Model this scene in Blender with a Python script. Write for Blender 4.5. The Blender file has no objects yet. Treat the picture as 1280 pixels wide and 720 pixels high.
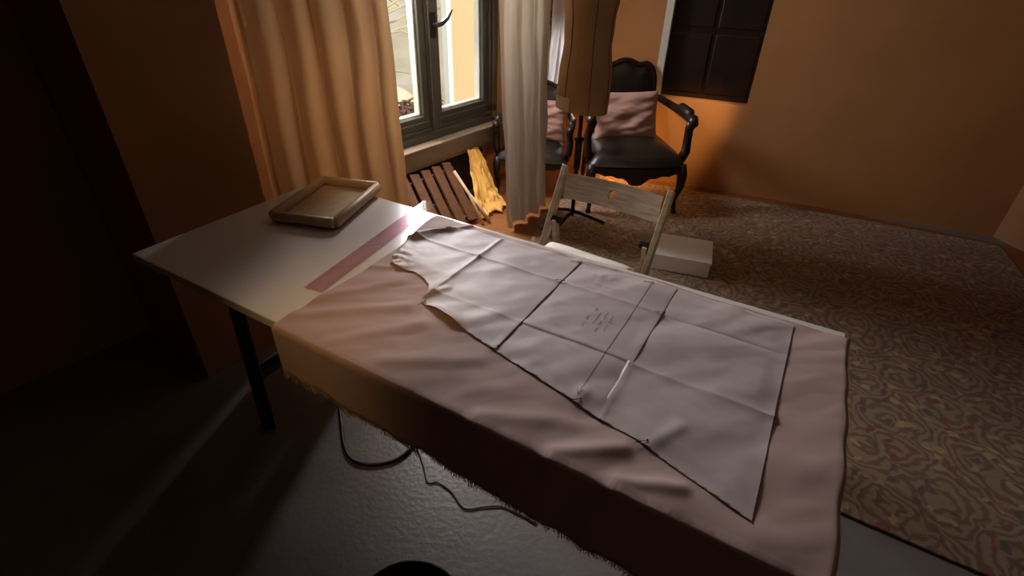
import bpy, bmesh, math, random
from math import sin, cos, pi, exp, sqrt
from mathutils import Vector as Vc, Matrix, noise
random.seed(4)
scene = bpy.context.scene
COL = scene.collection

# ------------------------------------------------------------------ frames of the place
CAM = Vc((0, 0, 1.55)); FPX = 646.0; PITCH = .57414; ROLL = .02628
YA, YW = .519, .6347                       # heading of the table's short side / of the window wall
U = Vc((sin(YA), cos(YA), 0)); V = Vc((cos(YA), -sin(YA), 0))
D = Vc((sin(YW), cos(YW), 0)); N = Vc((cos(YW), -sin(YW), 0))
SW = -2.55                                 # window wall plane
Z = Vc((0, 0, 1))
def T(u, v, z): return U * u + V * v + Z * z          # table frame
def W(s, t, z): return N * s + D * t + Z * z          # window-wall frame
BA = Vc((.147, 4.53, 0)); BD = Vc((.92, -.39, 0)).normalized(); BN = Vc((-BD.y, BD.x, 0))  # back wall, BN points outwards
def B(k, o, z): return BA + BD * k + BN * o + Z * z

# ------------------------------------------------------------------ helpers
def link(o):
    COL.objects.link(o); return o
def thing(name, label, cat, loc=(0, 0, 0), rotz=0, group=None):
    o = link(bpy.data.objects.new(name, None)); o.empty_display_size = .1
    o.location = loc; o.rotation_euler = (0, 0, rotz); tag(o, label, cat, group); return o
def tag(o, label=None, cat=None, group=None, kind=None):
    if label: o['label'] = label
    if cat: o['category'] = cat
    if group: o['group'] = group
    if kind: o['kind'] = kind
    return o
class MB:
    def __init__(s): s.v = []; s.f = []
    def add(s, vs, fs):
        b = len(s.v); s.v += [Vc(p) for p in vs]; s.f += [tuple(i + b for i in f) for f in fs]; return s
    def hexa(s, p):       # 8 points: bottom 4, top 4
        return s.add(p, [(3, 2, 1, 0), (4, 5, 6, 7), (0, 1, 5, 4), (1, 2, 6, 5), (2, 3, 7, 6), (3, 0, 4, 7)])
    def box(s, fr, a, b):  # box between two corners of a frame function
        (x0, y0, z0), (x1, y1, z1) = a, b
        return s.hexa([fr(*q) for q in ((x0, y0, z0), (x1, y0, z0), (x1, y1, z0), (x0, y1, z0), (x0, y0, z1), (x1, y0, z1), (x1, y1, z1), (x0, y1, z1))])
    def bar(s, a, b, w, h, side=None):
        a, b = Vc(a), Vc(b); d = (b - a).normalized()
        x = (Vc(side) if side else (Z if abs(d.z) < .9 else Vc((1, 0, 0)))); x = (x - d * x.dot(d)).normalized(); y = d.cross(x)
        q = [(-1, -1), (1, -1), (1, 1), (-1, 1)]
        return s.hexa([a + x * (i * w / 2) + y * (j * h / 2) for i, j in q] + [b + x * (i * w / 2) + y * (j * h / 2) for i, j in q])
    def tube(s, pts, r, seg=8, flat=1.0):
        pts = [Vc(p) for p in pts]; n = len(pts); rs = r if isinstance(r, (list, tuple)) else [r] * n
        vs = []; fs = []; px = None
        for i, p in enumerate(pts):
            d = (pts[min(i + 1, n - 1)] - pts[max(i - 1, 0)]).normalized()
            if px is None: px = d.orthogonal().normalized()
            px = (px - d * px.dot(d)).normalized(); py = d.cross(px)
            for k in range(seg):
                a = 2 * pi * k / seg; vs.append(p + px * cos(a) * rs[i] + py * sin(a) * rs[i] * flat)
        for i in range(n - 1):
            for k in range(seg):
                fs.append((i * seg + k, i * seg + (k + 1) % seg, (i + 1) * seg + (k + 1) % seg, (i + 1) * seg + k))
        fs.append(tuple(reversed(range(seg)))); fs.append(tuple((n - 1) * seg + k for k in range(seg)))
        return s.add(vs, fs)
    def lathe(s, prof, c=(0, 0, 0), seg=24, sx=1.0, sy=1.0, cap=True):
        c = Vc(c); vs = []; fs = []
        for r, z in prof:
            for k in range(seg):
                a = 2 * pi * k / seg; vs.append(c + Vc((r * cos(a) * sx, r * sin(a) * sy, z)))
        for i in range(len(prof) - 1):
            for k in range(seg): fs.append((i * seg + k, i * seg + (k + 1) % seg, (i + 1) * seg + (k + 1) % seg, (i + 1) * seg + k))
        if cap:
            fs.append(tuple(reversed(range(seg)))); fs.append(tuple((len(prof) - 1) * seg + k for k in range(seg)))
        return s.add(vs, fs)
    def grid(s, fn, nu, nv):
        vs = [fn(i / nu, j / nv) for j in range(nv + 1) for i in range(nu + 1)]
        fs = [(j * (nu + 1) + i, j * (nu + 1) + i + 1, (j + 1) * (nu + 1) + i + 1, (j + 1) * (nu + 1) + i) for j in range(nv) for i in range(nu)]
        return s.add(vs, fs)
    def prism(s, outline, fr, d0, d1):   # outline in 2-D, extruded between depths d0 and d1 of frame fr(x, y, depth)
        n = len(outline)
        vs = [fr(x, y, d0) for x, y in outline] + [fr(x, y, d1) for x, y in outline]
        fs = [tuple(range(n)), tuple(reversed(range(n, 2 * n)))] + [(i, i + n, (i + 1) % n + n, (i + 1) % n) for i in range(n)]
        return s.add(vs, fs)
    def build(s, name, mat, parent=None, smooth=False, bevel=0, subsurf=0, solid=0, origin=None):
        me = bpy.data.meshes.new(name)
        org = Vc(origin) if origin is not None else Vc((0, 0, 0))
        me.from_pydata([tuple(p - org) for p in s.v], [], s.f); me.update()
        bm = bmesh.new(); bm.from_mesh(me); bmesh.ops.recalc_face_normals(bm, faces=bm.faces); bm.to_mesh(me); bm.free()
        me.materials.append(mat)
        if smooth:
            for p in me.polygons: p.use_smooth = True
        o = link(bpy.data.objects.new(name, me)); o.location = org
        if parent: o.parent = parent
        if bevel:
            m = o.modifiers.new('bevel', 'BEVEL'); m.width = bevel; m.segments = 2; m.limit_method = 'ANGLE'
        if solid:
            m = o.modifiers.new('solid', 'SOLIDIFY'); m.thickness = solid; m.offset = 1
        if subsurf:
            m = o.modifiers.new('sub', 'SUBSURF'); m.levels = m.render_levels = subsurf
        return o
def struct(o): o['kind'] = 'structure'; return o
def ident(x, y, z): return Vc((x, y, z))
def nz(x, y, z=0): return noise.noise(Vc((x, y, z)))
def sst(a, b, x):
    x = min(1, max(0, (x - a) / (b - a))); return x * x * (3 - 2 * x)

# ------------------------------------------------------------------ materials
def srgb(h):
    def f(c): c /= 255; return c / 12.92 if c <= .04045 else ((c + .055) / 1.055) ** 2.4
    return tuple(f(c) for c in h) + (1,)
def mat(name, col, col2=None, rough=.6, scale=8, bump=0, bscale=60, metal=0, spec=.5, stretch=None, detail=4, sheen=0, transl=0, contrast=.25, coat=0):
    m = bpy.data.materials.new(name); m.use_nodes = True; nt = m.node_tree; L = nt.links; P = nt.nodes['Principled BSDF']
    P.inputs['Roughness'].default_value = rough; P.inputs['Metallic'].default_value = metal; P.inputs['Specular IOR Level'].default_value = spec
    if sheen: P.inputs['Sheen Weight'].default_value = sheen
    if coat: P.inputs['Coat Weight'].default_value = coat; P.inputs['Coat Roughness'].default_value = .1
    tc = nt.nodes.new('ShaderNodeTexCoord'); mp = nt.nodes.new('ShaderNodeMapping'); L.new(tc.outputs['Object'], mp.inputs[0])
    if stretch: mp.inputs['Scale'].default_value = stretch
    no = nt.nodes.new('ShaderNodeTexNoise'); no.inputs['Scale'].default_value = scale; no.inputs['Detail'].default_value = detail; L.new(mp.outputs[0], no.inputs[0])
    r = nt.nodes.new('ShaderNodeValToRGB'); r.color_ramp.elements[0].position = .5 - contrast; r.color_ramp.elements[1].position = .5 + contrast
    r.color_ramp.elements[0].color = srgb(col); r.color_ramp.elements[1].color = srgb(col2 or col); L.new(no.outputs['Fac'], r.inputs[0]); L.new(r.outputs[0], P.inputs['Base Color'])
    if bump:
        n2 = nt.nodes.new('ShaderNodeTexNoise'); n2.inputs['Scale'].default_value = bscale; n2.inputs['Detail'].default_value = 3; L.new(mp.outputs[0], n2.inputs[0])
        b = nt.nodes.new('ShaderNodeBump'); b.inputs['Strength'].default_value = bump; b.inputs['Distance'].default_value = .01; L.new(n2.outputs['Fac'], b.inputs['Height']); L.new(b.outputs[0], P.inputs['Normal'])
    if transl:
        tr = nt.nodes.new('ShaderNodeBsdfTranslucent'); mx = nt.nodes.new('ShaderNodeMixShader'); mx.inputs[0].default_value = transl
        L.new(r.outputs[0], tr.inputs[0]); L.new(P.outputs[0], mx.inputs[1]); L.new(tr.outputs[0], mx.inputs[2]); L.new(mx.outputs[0], nt.nodes['Material Output'].inputs[0])
    return m
def glassy(name, tint, fac, rough=.02):
    m = bpy.data.materials.new(name); m.use_nodes = True; nt = m.node_tree; L = nt.links; P = nt.nodes['Principled BSDF']; nt.nodes.remove(P)
    t = nt.nodes.new('ShaderNodeBsdfTransparent'); t.inputs[0].default_value = tint
    g = nt.nodes.new('ShaderNodeBsdfGlossy'); g.inputs['Roughness'].default_value = rough
    lw = nt.nodes.new('ShaderNodeFresnel'); lw.inputs[0].default_value = 1.45
    ma = nt.nodes.new('ShaderNodeMath'); ma.operation = 'MULTIPLY'; ma.inputs[1].default_value = fac; L.new(lw.outputs[0], ma.inputs[0])
    ge = nt.nodes.new('ShaderNodeNewGeometry'); iv = nt.nodes.new('ShaderNodeMath'); iv.operation = 'SUBTRACT'; iv.inputs[0].default_value = 1; L.new(ge.outputs['Backfacing'], iv.inputs[1])
    m2 = nt.nodes.new('ShaderNodeMath'); m2.operation = 'MULTIPLY'; L.new(ma.outputs[0], m2.inputs[0]); L.new(iv.outputs[0], m2.inputs[1])
    mx = nt.nodes.new('ShaderNodeMixShader'); L.new(m2.outputs[0], mx.inputs[0]); L.new(t.outputs[0], mx.inputs[1]); L.new(g.outputs[0], mx.inputs[2])
    L.new(mx.outputs[0], nt.nodes['Material Output'].inputs[0]); return m

M = {}
M['laminate'] = mat('white_laminate', (228, 222, 214), (232, 226, 218), rough=.22, scale=3)
M['dark_metal'] = mat('dark_metal', (22, 21, 21), rough=.4, metal=.3)
M['fabric'] = mat('dusty_pink_fabric', (184, 153, 144), (194, 163, 154), rough=.75, scale=5, bump=.05, bscale=700, sheen=.2)
M['hem'] = mat('raw_hem', (196, 166, 130), (150, 122, 92), rough=.9, scale=60)
M['paper'] = mat('pattern_paper', (212, 195, 192), (220, 205, 202), rough=.5, scale=4, bump=.06, bscale=14, transl=.15)
M['ink'] = mat('pencil_ink', (96, 86, 88), rough=.6)
M['redline'] = mat('red_line', (140, 96, 96), rough=.6)
M['steel'] = mat('pin_steel', (70, 66, 68), rough=.25, metal=.9)
M['chairwood'] = mat('weathered_beech', (214, 192, 160), (166, 144, 116), rough=.55, scale=7, stretch=(1, 1, 7), bump=.15, bscale=25, detail=7)
M['railwood'] = mat('weathered_beech_rail', (208, 188, 160), (150, 130, 110), rough=.55, scale=9, stretch=(1.2, 1.2, 9), bump=.12, bscale=25, detail=7)
M['cushion'] = mat('cream_cotton', (214, 204, 190), (224, 215, 203), rough=.8, scale=10, bump=.1, bscale=50)
M['leather'] = mat('black_leather', (32, 27, 21), (46, 38, 29), rough=.38, scale=9, bump=.12, bscale=90)
M['darkwood'] = mat('dark_carved_wood', (30, 18, 12), (46, 27, 17), rough=.35, scale=12, stretch=(1, 1, .3))
M['satin'] = mat('pink_satin', (188, 142, 128), (204, 160, 144), rough=.45, scale=6, sheen=.3)
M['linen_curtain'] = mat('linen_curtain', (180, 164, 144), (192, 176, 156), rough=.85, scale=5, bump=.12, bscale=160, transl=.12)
M['warmlit_curtain'] = mat('warm_lit_linen_curtain', (200, 160, 114), (210, 170, 124), rough=.85, scale=5, bump=.12, bscale=160, transl=.10)  # the same linen with warm light put into its colour
M['white_voile'] = mat('white_voile', (232, 230, 232), (240, 238, 240), rough=.8, scale=5, transl=.5)
M['linen_form'] = mat('tan_linen', (176, 140, 98), (190, 154, 110), rough=.8, scale=9, bump=.2, bscale=180)
M['ivory'] = mat('ivory_linen', (205, 190, 160), (214, 200, 172), rough=.8, scale=9, bump=.1, bscale=180)
M['winframe'] = mat('grey_green_paint', (66, 64, 54), (74, 72, 61), rough=.4, scale=5)
M['winlight'] = mat('white_glazing_bead', (222, 220, 208), rough=.5)
M['sillpaint'] = mat('beige_sill_paint', (128, 108, 88), (118, 99, 80), rough=.55, scale=4)
M['slat'] = mat('brown_slat_wood', (112, 72, 40), (78, 47, 26), rough=.5, scale=10, stretch=(6, 6, .6))
M['recess_shade'] = mat('dark_recess_shade', (34, 26, 20), (46, 34, 24), rough=.8, scale=4)  # near-black colour standing in for shade below the sill
M['floorwood'] = mat('orange_floorboards', (150, 94, 48), (120, 70, 34), rough=.4, scale=6, stretch=(1, 8, 1))
M['yellow'] = mat('yellow_cotton', (238, 182, 88), (244, 192, 100), rough=.8, scale=6, transl=.15)
M['traywood'] = mat('pale_tray_wood', (206, 178, 140), (190, 160, 122), rough=.45, scale=6, stretch=(6, 1, 1))
M['blackplastic'] = mat('black_rubber', (12, 12, 12), (18, 17, 17), rough=.4, scale=6)
M['thread'] = mat('brown_thread', (88, 70, 56), (70, 54, 42), rough=.9, scale=40)
M['whitebox'] = mat('white_card', (226, 216, 212), (232, 224, 220), rough=.6, scale=4)
M['brass'] = mat('old_brass', (190, 160, 100), rough=.3, metal=.9)
M['glass'] = glassy('window_glass', (.97, .98, .97, 1), .6)
M['acrylic'] = glassy('pink_tinted_acrylic', (.93, .82, .86, 1), 1.3, .05)

# warm ochre wall plaster
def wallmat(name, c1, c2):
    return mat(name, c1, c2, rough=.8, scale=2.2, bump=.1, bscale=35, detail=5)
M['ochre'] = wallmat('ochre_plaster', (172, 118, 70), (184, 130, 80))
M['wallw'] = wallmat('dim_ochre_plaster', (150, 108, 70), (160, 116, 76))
M['ceil'] = wallmat('ceiling_plaster', (120, 112, 104), (128, 120, 110))
M['concrete'] = mat('grey_floor_paint', (112, 106, 104), (128, 122, 118), rough=.36, scale=5, bump=.16, bscale=55, detail=6)

def carpet_mat():
    m = bpy.data.materials.new('floral_carpet'); m.use_nodes = True; nt = m.node_tree; L = nt.links; P = nt.nodes['Principled BSDF']
    P.inputs['Roughness'].default_value = .95; P.inputs['Sheen Weight'].default_value = .15
    tc = nt.nodes.new('ShaderNodeTexCoord')
    nd = nt.nodes.new('ShaderNodeTexNoise'); nd.inputs['Scale'].default_value = 12; L.new(tc.outputs['Object'], nd.inputs[0])
    mixv = nt.nodes.new('ShaderNodeVectorMath'); mixv.operation = 'MULTIPLY_ADD'; mixv.inputs[1].default_value = (.1, .1, .1)
    L.new(nd.outputs['Color'], mixv.inputs[0]); L.new(tc.outputs['Object'], mixv.inputs[2])
    vo = nt.nodes.new('ShaderNodeTexVoronoi'); vo.inputs['Scale'].default_value = 4.6; vo.inputs['Randomness'].default_value = .55; L.new(mixv.outputs[0], vo.inputs[0])
    mu = nt.nodes.new('ShaderNodeMath'); mu.operation = 'MULTIPLY'; mu.inputs[1].default_value = 42; L.new(vo.outputs['Distance'], mu.inputs[0])
    si = nt.nodes.new('ShaderNodeMath'); si.operation = 'SINE'; L.new(mu.outputs[0], si.inputs[0])
    r1 = nt.nodes.new('ShaderNodeValToRGB'); e = r1.color_ramp.elements; e[0].position = .25; e[0].color = srgb((142, 118, 92)); e[1].position = .85; e[1].color = srgb((112, 84, 64))
    rm = nt.nodes.new('ShaderNodeMapRange'); rm.inputs[1].default_value = -1; L.new(si.outputs[0], rm.inputs[0]); L.new(rm.outputs[0], r1.inputs[0])
    v2 = nt.nodes.new('ShaderNodeTexVoronoi'); v2.inputs['Scale'].default_value = 19; L.new(mixv.outputs[0], v2.inputs[0])
    r2 = nt.nodes.new('ShaderNodeValToRGB'); e = r2.color_ramp.elements; e[0].position = .3; e[0].color = (1, 1, 1, 1); e[1].position = .36; e[1].color = (0, 0, 0, 1); L.new(v2.outputs['Distance'], r2.inputs[0])
    rc = nt.nodes.new('ShaderNodeValToRGB'); rc.color_ramp.interpolation = 'CONSTANT'; e = rc.color_ramp.elements; e[0].position = 0; e[0].color = srgb((120, 58, 40)); e[1].position = .4; e[1].color = srgb((176, 146, 104))
    e2 = rc.color_ramp.elements.new(.65); e2.color = srgb((84, 70, 62)); e3 = rc.color_ramp.elements.new(.85); e3.color = srgb((150, 92, 56))
    L.new(v2.outputs['Color'], rc.inputs[0])
    mx = nt.nodes.new('ShaderNodeMixRGB'); ml = nt.nodes.new('ShaderNodeMath'); ml.operation = 'MULTIPLY'; ml.inputs[1].default_value = .8; L.new(r2.outputs[0], ml.inputs[0])
    L.new(ml.outputs[0], mx.inputs[0]); L.new(r1.outputs[0], mx.inputs[1]); L.new(rc.outputs[0], mx.inputs[2]); L.new(mx.outputs[0], P.inputs['Base Color'])
    n2 = nt.nodes.new('ShaderNodeTexNoise'); n2.inputs['Scale'].default_value = 300; L.new(tc.outputs['Object'], n2.inputs[0])
    b = nt.nodes.new('ShaderNodeBump'); b.inputs['Strength'].default_value = .5; b.inputs['Distance'].default_value = .004; L.new(n2.outputs[0], b.inputs['Height']); L.new(b.outputs[0], P.inputs['Normal'])
    return m
M['carpet'] = carpet_mat()

# ------------------------------------------------------------------ the setting
FL = [W(SW - .02, -2.6, 0), B(0, 0, 0), B(3.4, .0, 0), Vc((3.9, -1.6, 0)), Vc((-.6, -3.4, 0))]
mb = MB(); mb.prism([(p.x, p.y) for p in FL], lambda x, y, d: Vc((x, y, d)), -.05, 0); struct(mb.build('floor', M['concrete']))
mb = MB(); mb.prism([(p.x, p.y) for p in FL], lambda x, y, d: Vc((x, y, d)), 2.6, 2.7); struct(mb.build('ceiling', M['ceil']))
# window wall, with an opening
T0, T1, WZ0, WZ1 = 1.93, 3.22, .45, 2.1
TE = (B(0, 0, 0)).dot(D)
mb = MB(); th = SW - .16
mb.box(W, (th, -2.6, 0), (SW, T0, 2.6)); mb.box(W, (th, T1, 0), (SW, TE + .25, 2.6)); mb.box(W, (th, T0, 0), (SW, T1, WZ0)); mb.box(W, (th, T0, WZ1), (SW, T1, 2.6)); mb.box(W, (SW, .55, 0), (-2.0, .98, 2.6))  # last box: pier added to block window light towards the left
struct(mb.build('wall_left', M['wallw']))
# back wall with two low openings
K2, K3 = (.10, .50), (.985, 1.65)
mb = MB(); o = .16
mb.box(B, (-.05, 0, 0), (K2[0], o, 2.6)); mb.box(B, (K2[0], 0, 0), (K2[1], o, .49)); mb.box(B, (K2[0], 0, 1.09), (K2[1], o, 2.6)); mb.box(B, (K2[1], 0, 0), (K3[0], o, 2.6))
mb.box(B, (K3[0], 0, 0), (K3[1], o, .655)); mb.box(B, (K3[0], 0, 1.6), (K3[1], o, 2.6)); mb.box(B, (K3[1], 0, 0), (3.4, o, 2.6))
struct(mb.build('wall_back', M['ochre']))
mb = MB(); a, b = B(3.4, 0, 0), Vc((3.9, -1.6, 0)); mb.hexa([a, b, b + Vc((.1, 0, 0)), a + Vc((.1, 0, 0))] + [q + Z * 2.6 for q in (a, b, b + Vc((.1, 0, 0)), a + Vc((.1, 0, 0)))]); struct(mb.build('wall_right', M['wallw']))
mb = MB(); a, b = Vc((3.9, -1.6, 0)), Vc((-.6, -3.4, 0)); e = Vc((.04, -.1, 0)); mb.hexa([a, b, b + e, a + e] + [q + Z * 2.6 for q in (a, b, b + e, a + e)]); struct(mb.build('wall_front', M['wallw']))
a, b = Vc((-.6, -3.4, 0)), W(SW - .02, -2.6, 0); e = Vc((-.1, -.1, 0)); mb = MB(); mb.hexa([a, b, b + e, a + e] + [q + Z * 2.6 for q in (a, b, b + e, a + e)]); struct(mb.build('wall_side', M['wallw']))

# window_1 : two casements
mb = MB(); s0, s1 = SW - .09, SW - .01
mb.box(W, (s0, T0, WZ0), (s1, T0 + .06, WZ1)); mb.box(W, (s0, T1 - .06, WZ0), (s1, T1, WZ1)); mb.box(W, (s0, T0 + .06, WZ0), (s1, T1 - .06, .505)); mb.box(W, (s0, T0 + .06, WZ1 - .06), (s1, T1 - .06, WZ1))
win = struct(mb.build('window_1', M['winframe'], bevel=.004))
TM = 2.545
def sash(t0, t1):
    mb = MB(); a, b = SW - .075, SW - .025; w = .085
    mb.box(W, (a, t0, .512), (b, t1, .625)); mb.box(W, (a, t0, WZ1 - .15), (b, t1, WZ1 - .065)); mb.box(W, (a, t0, .625), (b, t0 + w, WZ1 - .15)); mb.box(W, (a, t1 - w, .625), (b, t1, WZ1 - .15))
    # raised moulding around the rebate
    mb.box(W, (b, t0 + .006, .525), (b + .012, t1 - .006, .545)); mb.box(W, (b, t0 + .035, .58), (b + .01, t1 - .035, .592))
    mb.box(W, (b, t0 + .012, .55), (b + .012, t0 + .032, WZ1 - .1)); mb.box(W, (b, t1 - .032, .55), (b + .012, t1 - .012, WZ1 - .1))
    o = mb.build('casement', M['winframe'], win, bevel=.003)
    g = MB(); g.box(W, (SW - .052, t0 + w, .625), (SW - .048, t1 - w, WZ1 - .15)); g.build('glass_pane', M['glass'], o)
    l = MB(); q = .012
    l.box(W, (SW - .1, t0 + w - .002, .62), (SW - .056, t0 + w + q, WZ1 - .15)); l.box(W, (SW - .1, t1 - w - q, .62), (SW - .056, t1 - w + .002, WZ1 - .15)); l.box(W, (SW - .1, t0 + w, .62), (SW - .056, t1 - w, .638))
    l.build('glazing_bead', M['winlight'], o)
    return o
sash(T0 + .06, TM - .003); sash(TM + .003, T1 - .06)
mb = MB(); mb.box(W, (SW - .02, TM - .03, .53), (SW + .01, TM + .03, WZ1 - .1)); mb.build('meeting_stile', M['winframe'], win, bevel=.006)
mb = MB(); mb.box(W, (SW + .01, TM - .02, 1.10), (SW + .022, TM + .02, 1.24))
mb.tube([W(SW + .02, TM, 1.17), W(SW + .05, TM, 1.17), W(SW + .065, TM + .03, 1.18), W(SW + .06, TM + .09, 1.205), W(SW + .055, TM + .135, 1.25)], [.013, .014, .016, .012, .007], 8)
mb.build('window_handle', M['dark_metal'], win, smooth=False)
# sill: a narrow ledge with a deep front board
mb = MB(); mb.box(W, (SW - .01, T0 - .02, .44), (SW + .085, T1 + .02, .462)); mb.box(W, (SW + .04, T0 - .02, .345), (SW + .075, T1 + .02, .44)); mb.box(W, (SW + .03, T0 - .02, .325), (SW + .07, T1 + .02, .345))
struct(mb.build('trim_1', M['sillpaint'], bevel=.004))
mb = MB(); mb.box(W, (SW, T0 - .3, .0), (SW + .02, T1 - .22, .325)); struct(mb.build('trim_3', M['recess_shade']))  # dark panel painted in place of the recess's shade

# window_2 : low window in the back wall, wooden head beam
mb = MB(); k0, k1 = K2
mb.box(B, (k0, .03, .49), (k0 + .035, .09, 1.09)); mb.box(B, (k1 - .035, .03, .49), (k1, .09, 1.09)); mb.box(B, (k0, .03, .49), (k1, .09, .53)); mb.box(B, (k0, .03, 1.05), (k1, .09, 1.09))
w2 = struct(mb.build('window_2', M['winframe'], bevel=.003))
mb = MB(); mb.box(B, (k0 + .035, .058, .53), (k1 - .035, .062, 1.05)); mb.build('glass_pane', M['glass'], w2)
mb = MB(); mb.box(B, (k0 - .04, -.02, 1.09), (k1 + .04, .0, 1.125)); mb.box(B, (k0 - .04, -.035, 1.14), (k1 + .04, .0, 1.19)); struct(mb.build('trim_2', M['slat'], bevel=.003))
# window_3 : deep niche whose shutter is closed
mb = MB(); k0, k1 = K3
mb.box(B, (k0, .1, .655), (k1, .13, 1.6)); w3 = struct(mb.build('window_3', M['darkwood'], bevel=.003))
mb = MB(); mb.box(B, (k0 - .015, -.012, .64), (k0 + .035, .06, 1.6)); mb.build('jamb', M['winlight'], w3)
mb = MB()
for i in range(2):
    a = k0 + .03 + i * .32
    mb.box(B, (a, .085, .70), (a + .29, .1, 1.1)); mb.box(B, (a, .085, 1.14), (a + .29, .1, 1.55))
mb.build('shutter_panel', M['darkwood'], w3, bevel=.006)

# ------------------------------------------------------------------ carpet
mb = MB(); pw = [W(SW, 1.75, 0), T(1.50, -1.30, 0), T(1.47, 1.7, 0), Vc((3.35, 3.02, 0)), B(2.4, .0, 0), B(0, 0, 0)]
mb.prism([(p.x, p.y) for p in pw], lambda x, y, d: Vc((x, y, d)), .0, .001); struct(mb.build('floor', M['floorwood']))
mb = MB()
cp = [(1.72, -3.0), (1.72, 1.2), (4.0, 1.2), (4.0, -3.0)]
pts = [Vc((.02, 2.98, 0)), Vc((-.32, 2.3, 0)), Vc((1.6, 1.0, 0)), Vc((3.0, 3.2, 0)), Vc((.75, 4.05, 0))]
pts = [W(-1.80, 2.75, 0), T(1.5, -1.0, 0), T(1.45, 1.6, 0), Vc((3.2, 3.05, 0)), B(2.2, -.12, 0), B(.45, -.12, 0)]
mb.prism([(p.x, p.y) for p in pts], lambda x, y, d: Vc((x, y, d)), .0015, .012)
tag(mb.build('carpet', M['carpet'], bevel=.003), 'beige and brown floral patterned carpet on the floor beyond the table', 'carpet')

# ------------------------------------------------------------------ work table
VL, VR, UN, UF, TH = -1.70, .22, .612, 1.352, .75
tb = thing('work_table', 'long white laminate work table mostly covered by the pink fabric', 'table', T(1.0, -.8, 0), -YA)
tb_inv = tb.matrix_basis.inverted()
def Tl(u, v, z): return tb_inv @ T(u, v, z)
mb = MB(); mb.box(Tl, (UN, VL, TH - .028), (UF, VR, TH)); mb.build('tabletop', M['laminate'], tb, bevel=.003)
for v in (VL + .22, VR - .16):
    for u, du in ((UN + .12, -.03), (UF - .12, .03)):
        mb = MB(); mb.bar(Tl(u, v, .0), Tl(u - du, v, TH - .028), .045, .045, V); mb.build('leg', M['dark_metal'], tb, bevel=.004)
    for zz, ii in ((.66, .14), (.25, .13)):
        mb = MB(); mb.bar(Tl(UN + ii, v, zz), Tl(UF - ii, v, zz), .03, .04); mb.build('stretcher', M['dark_metal'], tb)

# ------------------------------------------------------------------ fabric
def cloth_left(u):        # left raw edge, close along the ruler
    return -1.085 + .055 * sst(1.33, 1.0, u) + .006 * nz(u * 9, 3.3)
FOLDS = [((1.15, -1.05), (1.262, -.975), .012, .011), ((1.262, -.975), (1.33, -.93), .006, .012), ((1.315, -.52), (1.32, -.40), .004, .01),  # (u, v) start, end, height, width : pulled folds near the paper
    ((.66, -1.02), (.84, -.80), .0055, .022), ((.62, -.86), (.80, -.72), .005, .024), ((.70, -1.06), (.93, -.90), .004, .02),
    ((.93, -1.05), (1.0, -.93), .004, .014), ((.64, -.70), (.76, -.52), .004, .024), ((.62, -.42), (.70, -.26), .0045, .022), ((.615, -.25), (.69, -.14), .006, .018), ((.615, -.12), (.66, -.02), .006, .016)]
def seg_d(u, v, a, b):
    au, av = a; bu, bv = b; du, dv = bu - au, bv - av; L2 = du * du + dv * dv
    t = ((u - au) * du + (v - av) * dv) / L2; tc = min(1, max(0, t)); return sqrt((u - au - tc * du) ** 2 + (v - av - tc * dv) ** 2), t
def cloth_h(u, v):
    h = .006 * max(0, .25 + nz((u - v) * 5.5, (u + v) * 1.7, 1.3)) + .0035 * max(0, .2 + nz((u - v) * 11, (u + v) * 3.5, 5.1)) + .0018 * nz(u * 15, v * 15, 8) + .0022 * max(0, nz((u - v) * 17 + 3, (u + v) * 5.5, 2.6))
    for a, b, hh, w in FOLDS:
        d, t = seg_d(u, v, a, b)
        if d < w * 4: h += hh * exp(-(d / w) ** 2)
    # slack bumps along the near edge
    h += (.007 * max(0, nz(v * 8.5, 7.7) + .15)) * exp(-((u - UN - .02) / .045) ** 2)
    ed = sst(0, .012, u - UN + .012)
    return .0015 + max(0, h)
def drape(p):              # distance past an edge -> (horizontal run, fall), rounded over a 10 mm radius
    r = .012; q = r * pi / 2
    if p <= 0: return p, 0
    if p < q: a = p / r; return r * sin(a), r * (1 - cos(a))
    return r, r + p - q
UFC = 1.334
def cloth_pt(a, b):
    drop = .155 + .085 * a + .012 * nz(a * 14, 4.2) + .006 * nz(a * 60, 1.2)
    u = (UN - drop) + b * (UFC - .012 * a - (UN - drop))
    uu = max(u, UN)
    vl = cloth_left(uu); v = vl + a * (VR + .16 - vl)
    hu = min(u, UFC); run, fall = drape(UN - u); run2, fall2 = drape(v - VR)
    h = cloth_h(max(u, UN), min(v, VR))
    if u < UN:
        wave = .012 * nz(v * 7, 2.2) + .006 * nz(v * 17, 6.2)
        k = min(1, fall / .1)
        U_ = UN - run - .004 - h * (1 - k) + wave * k * .7 - .004 * k
    else: U_ = u
    V_ = v if v < VR else VR + run2 + .004 + .01 * nz(u * 9, 1.7)
    if u < UN and v > VR: pass
    zz = TH + h * (1 if fall < .002 and fall2 < .002 else max(0, 1 - max(fall, fall2) / .03)) - max(fall, fall2)
    return T(U_, V_, zz)
NA, NB = 330, 250
mb = MB(); mb.grid(cloth_pt, NA, NB)
cl = mb.build('pink_fabric', M['fabric'], smooth=True, origin=T(.95, -.45, TH))
tag(cl, 'dusty pink fabric spread over the work table, hanging over its near edge with frayed hem', 'fabric')
mb = MB()
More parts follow.
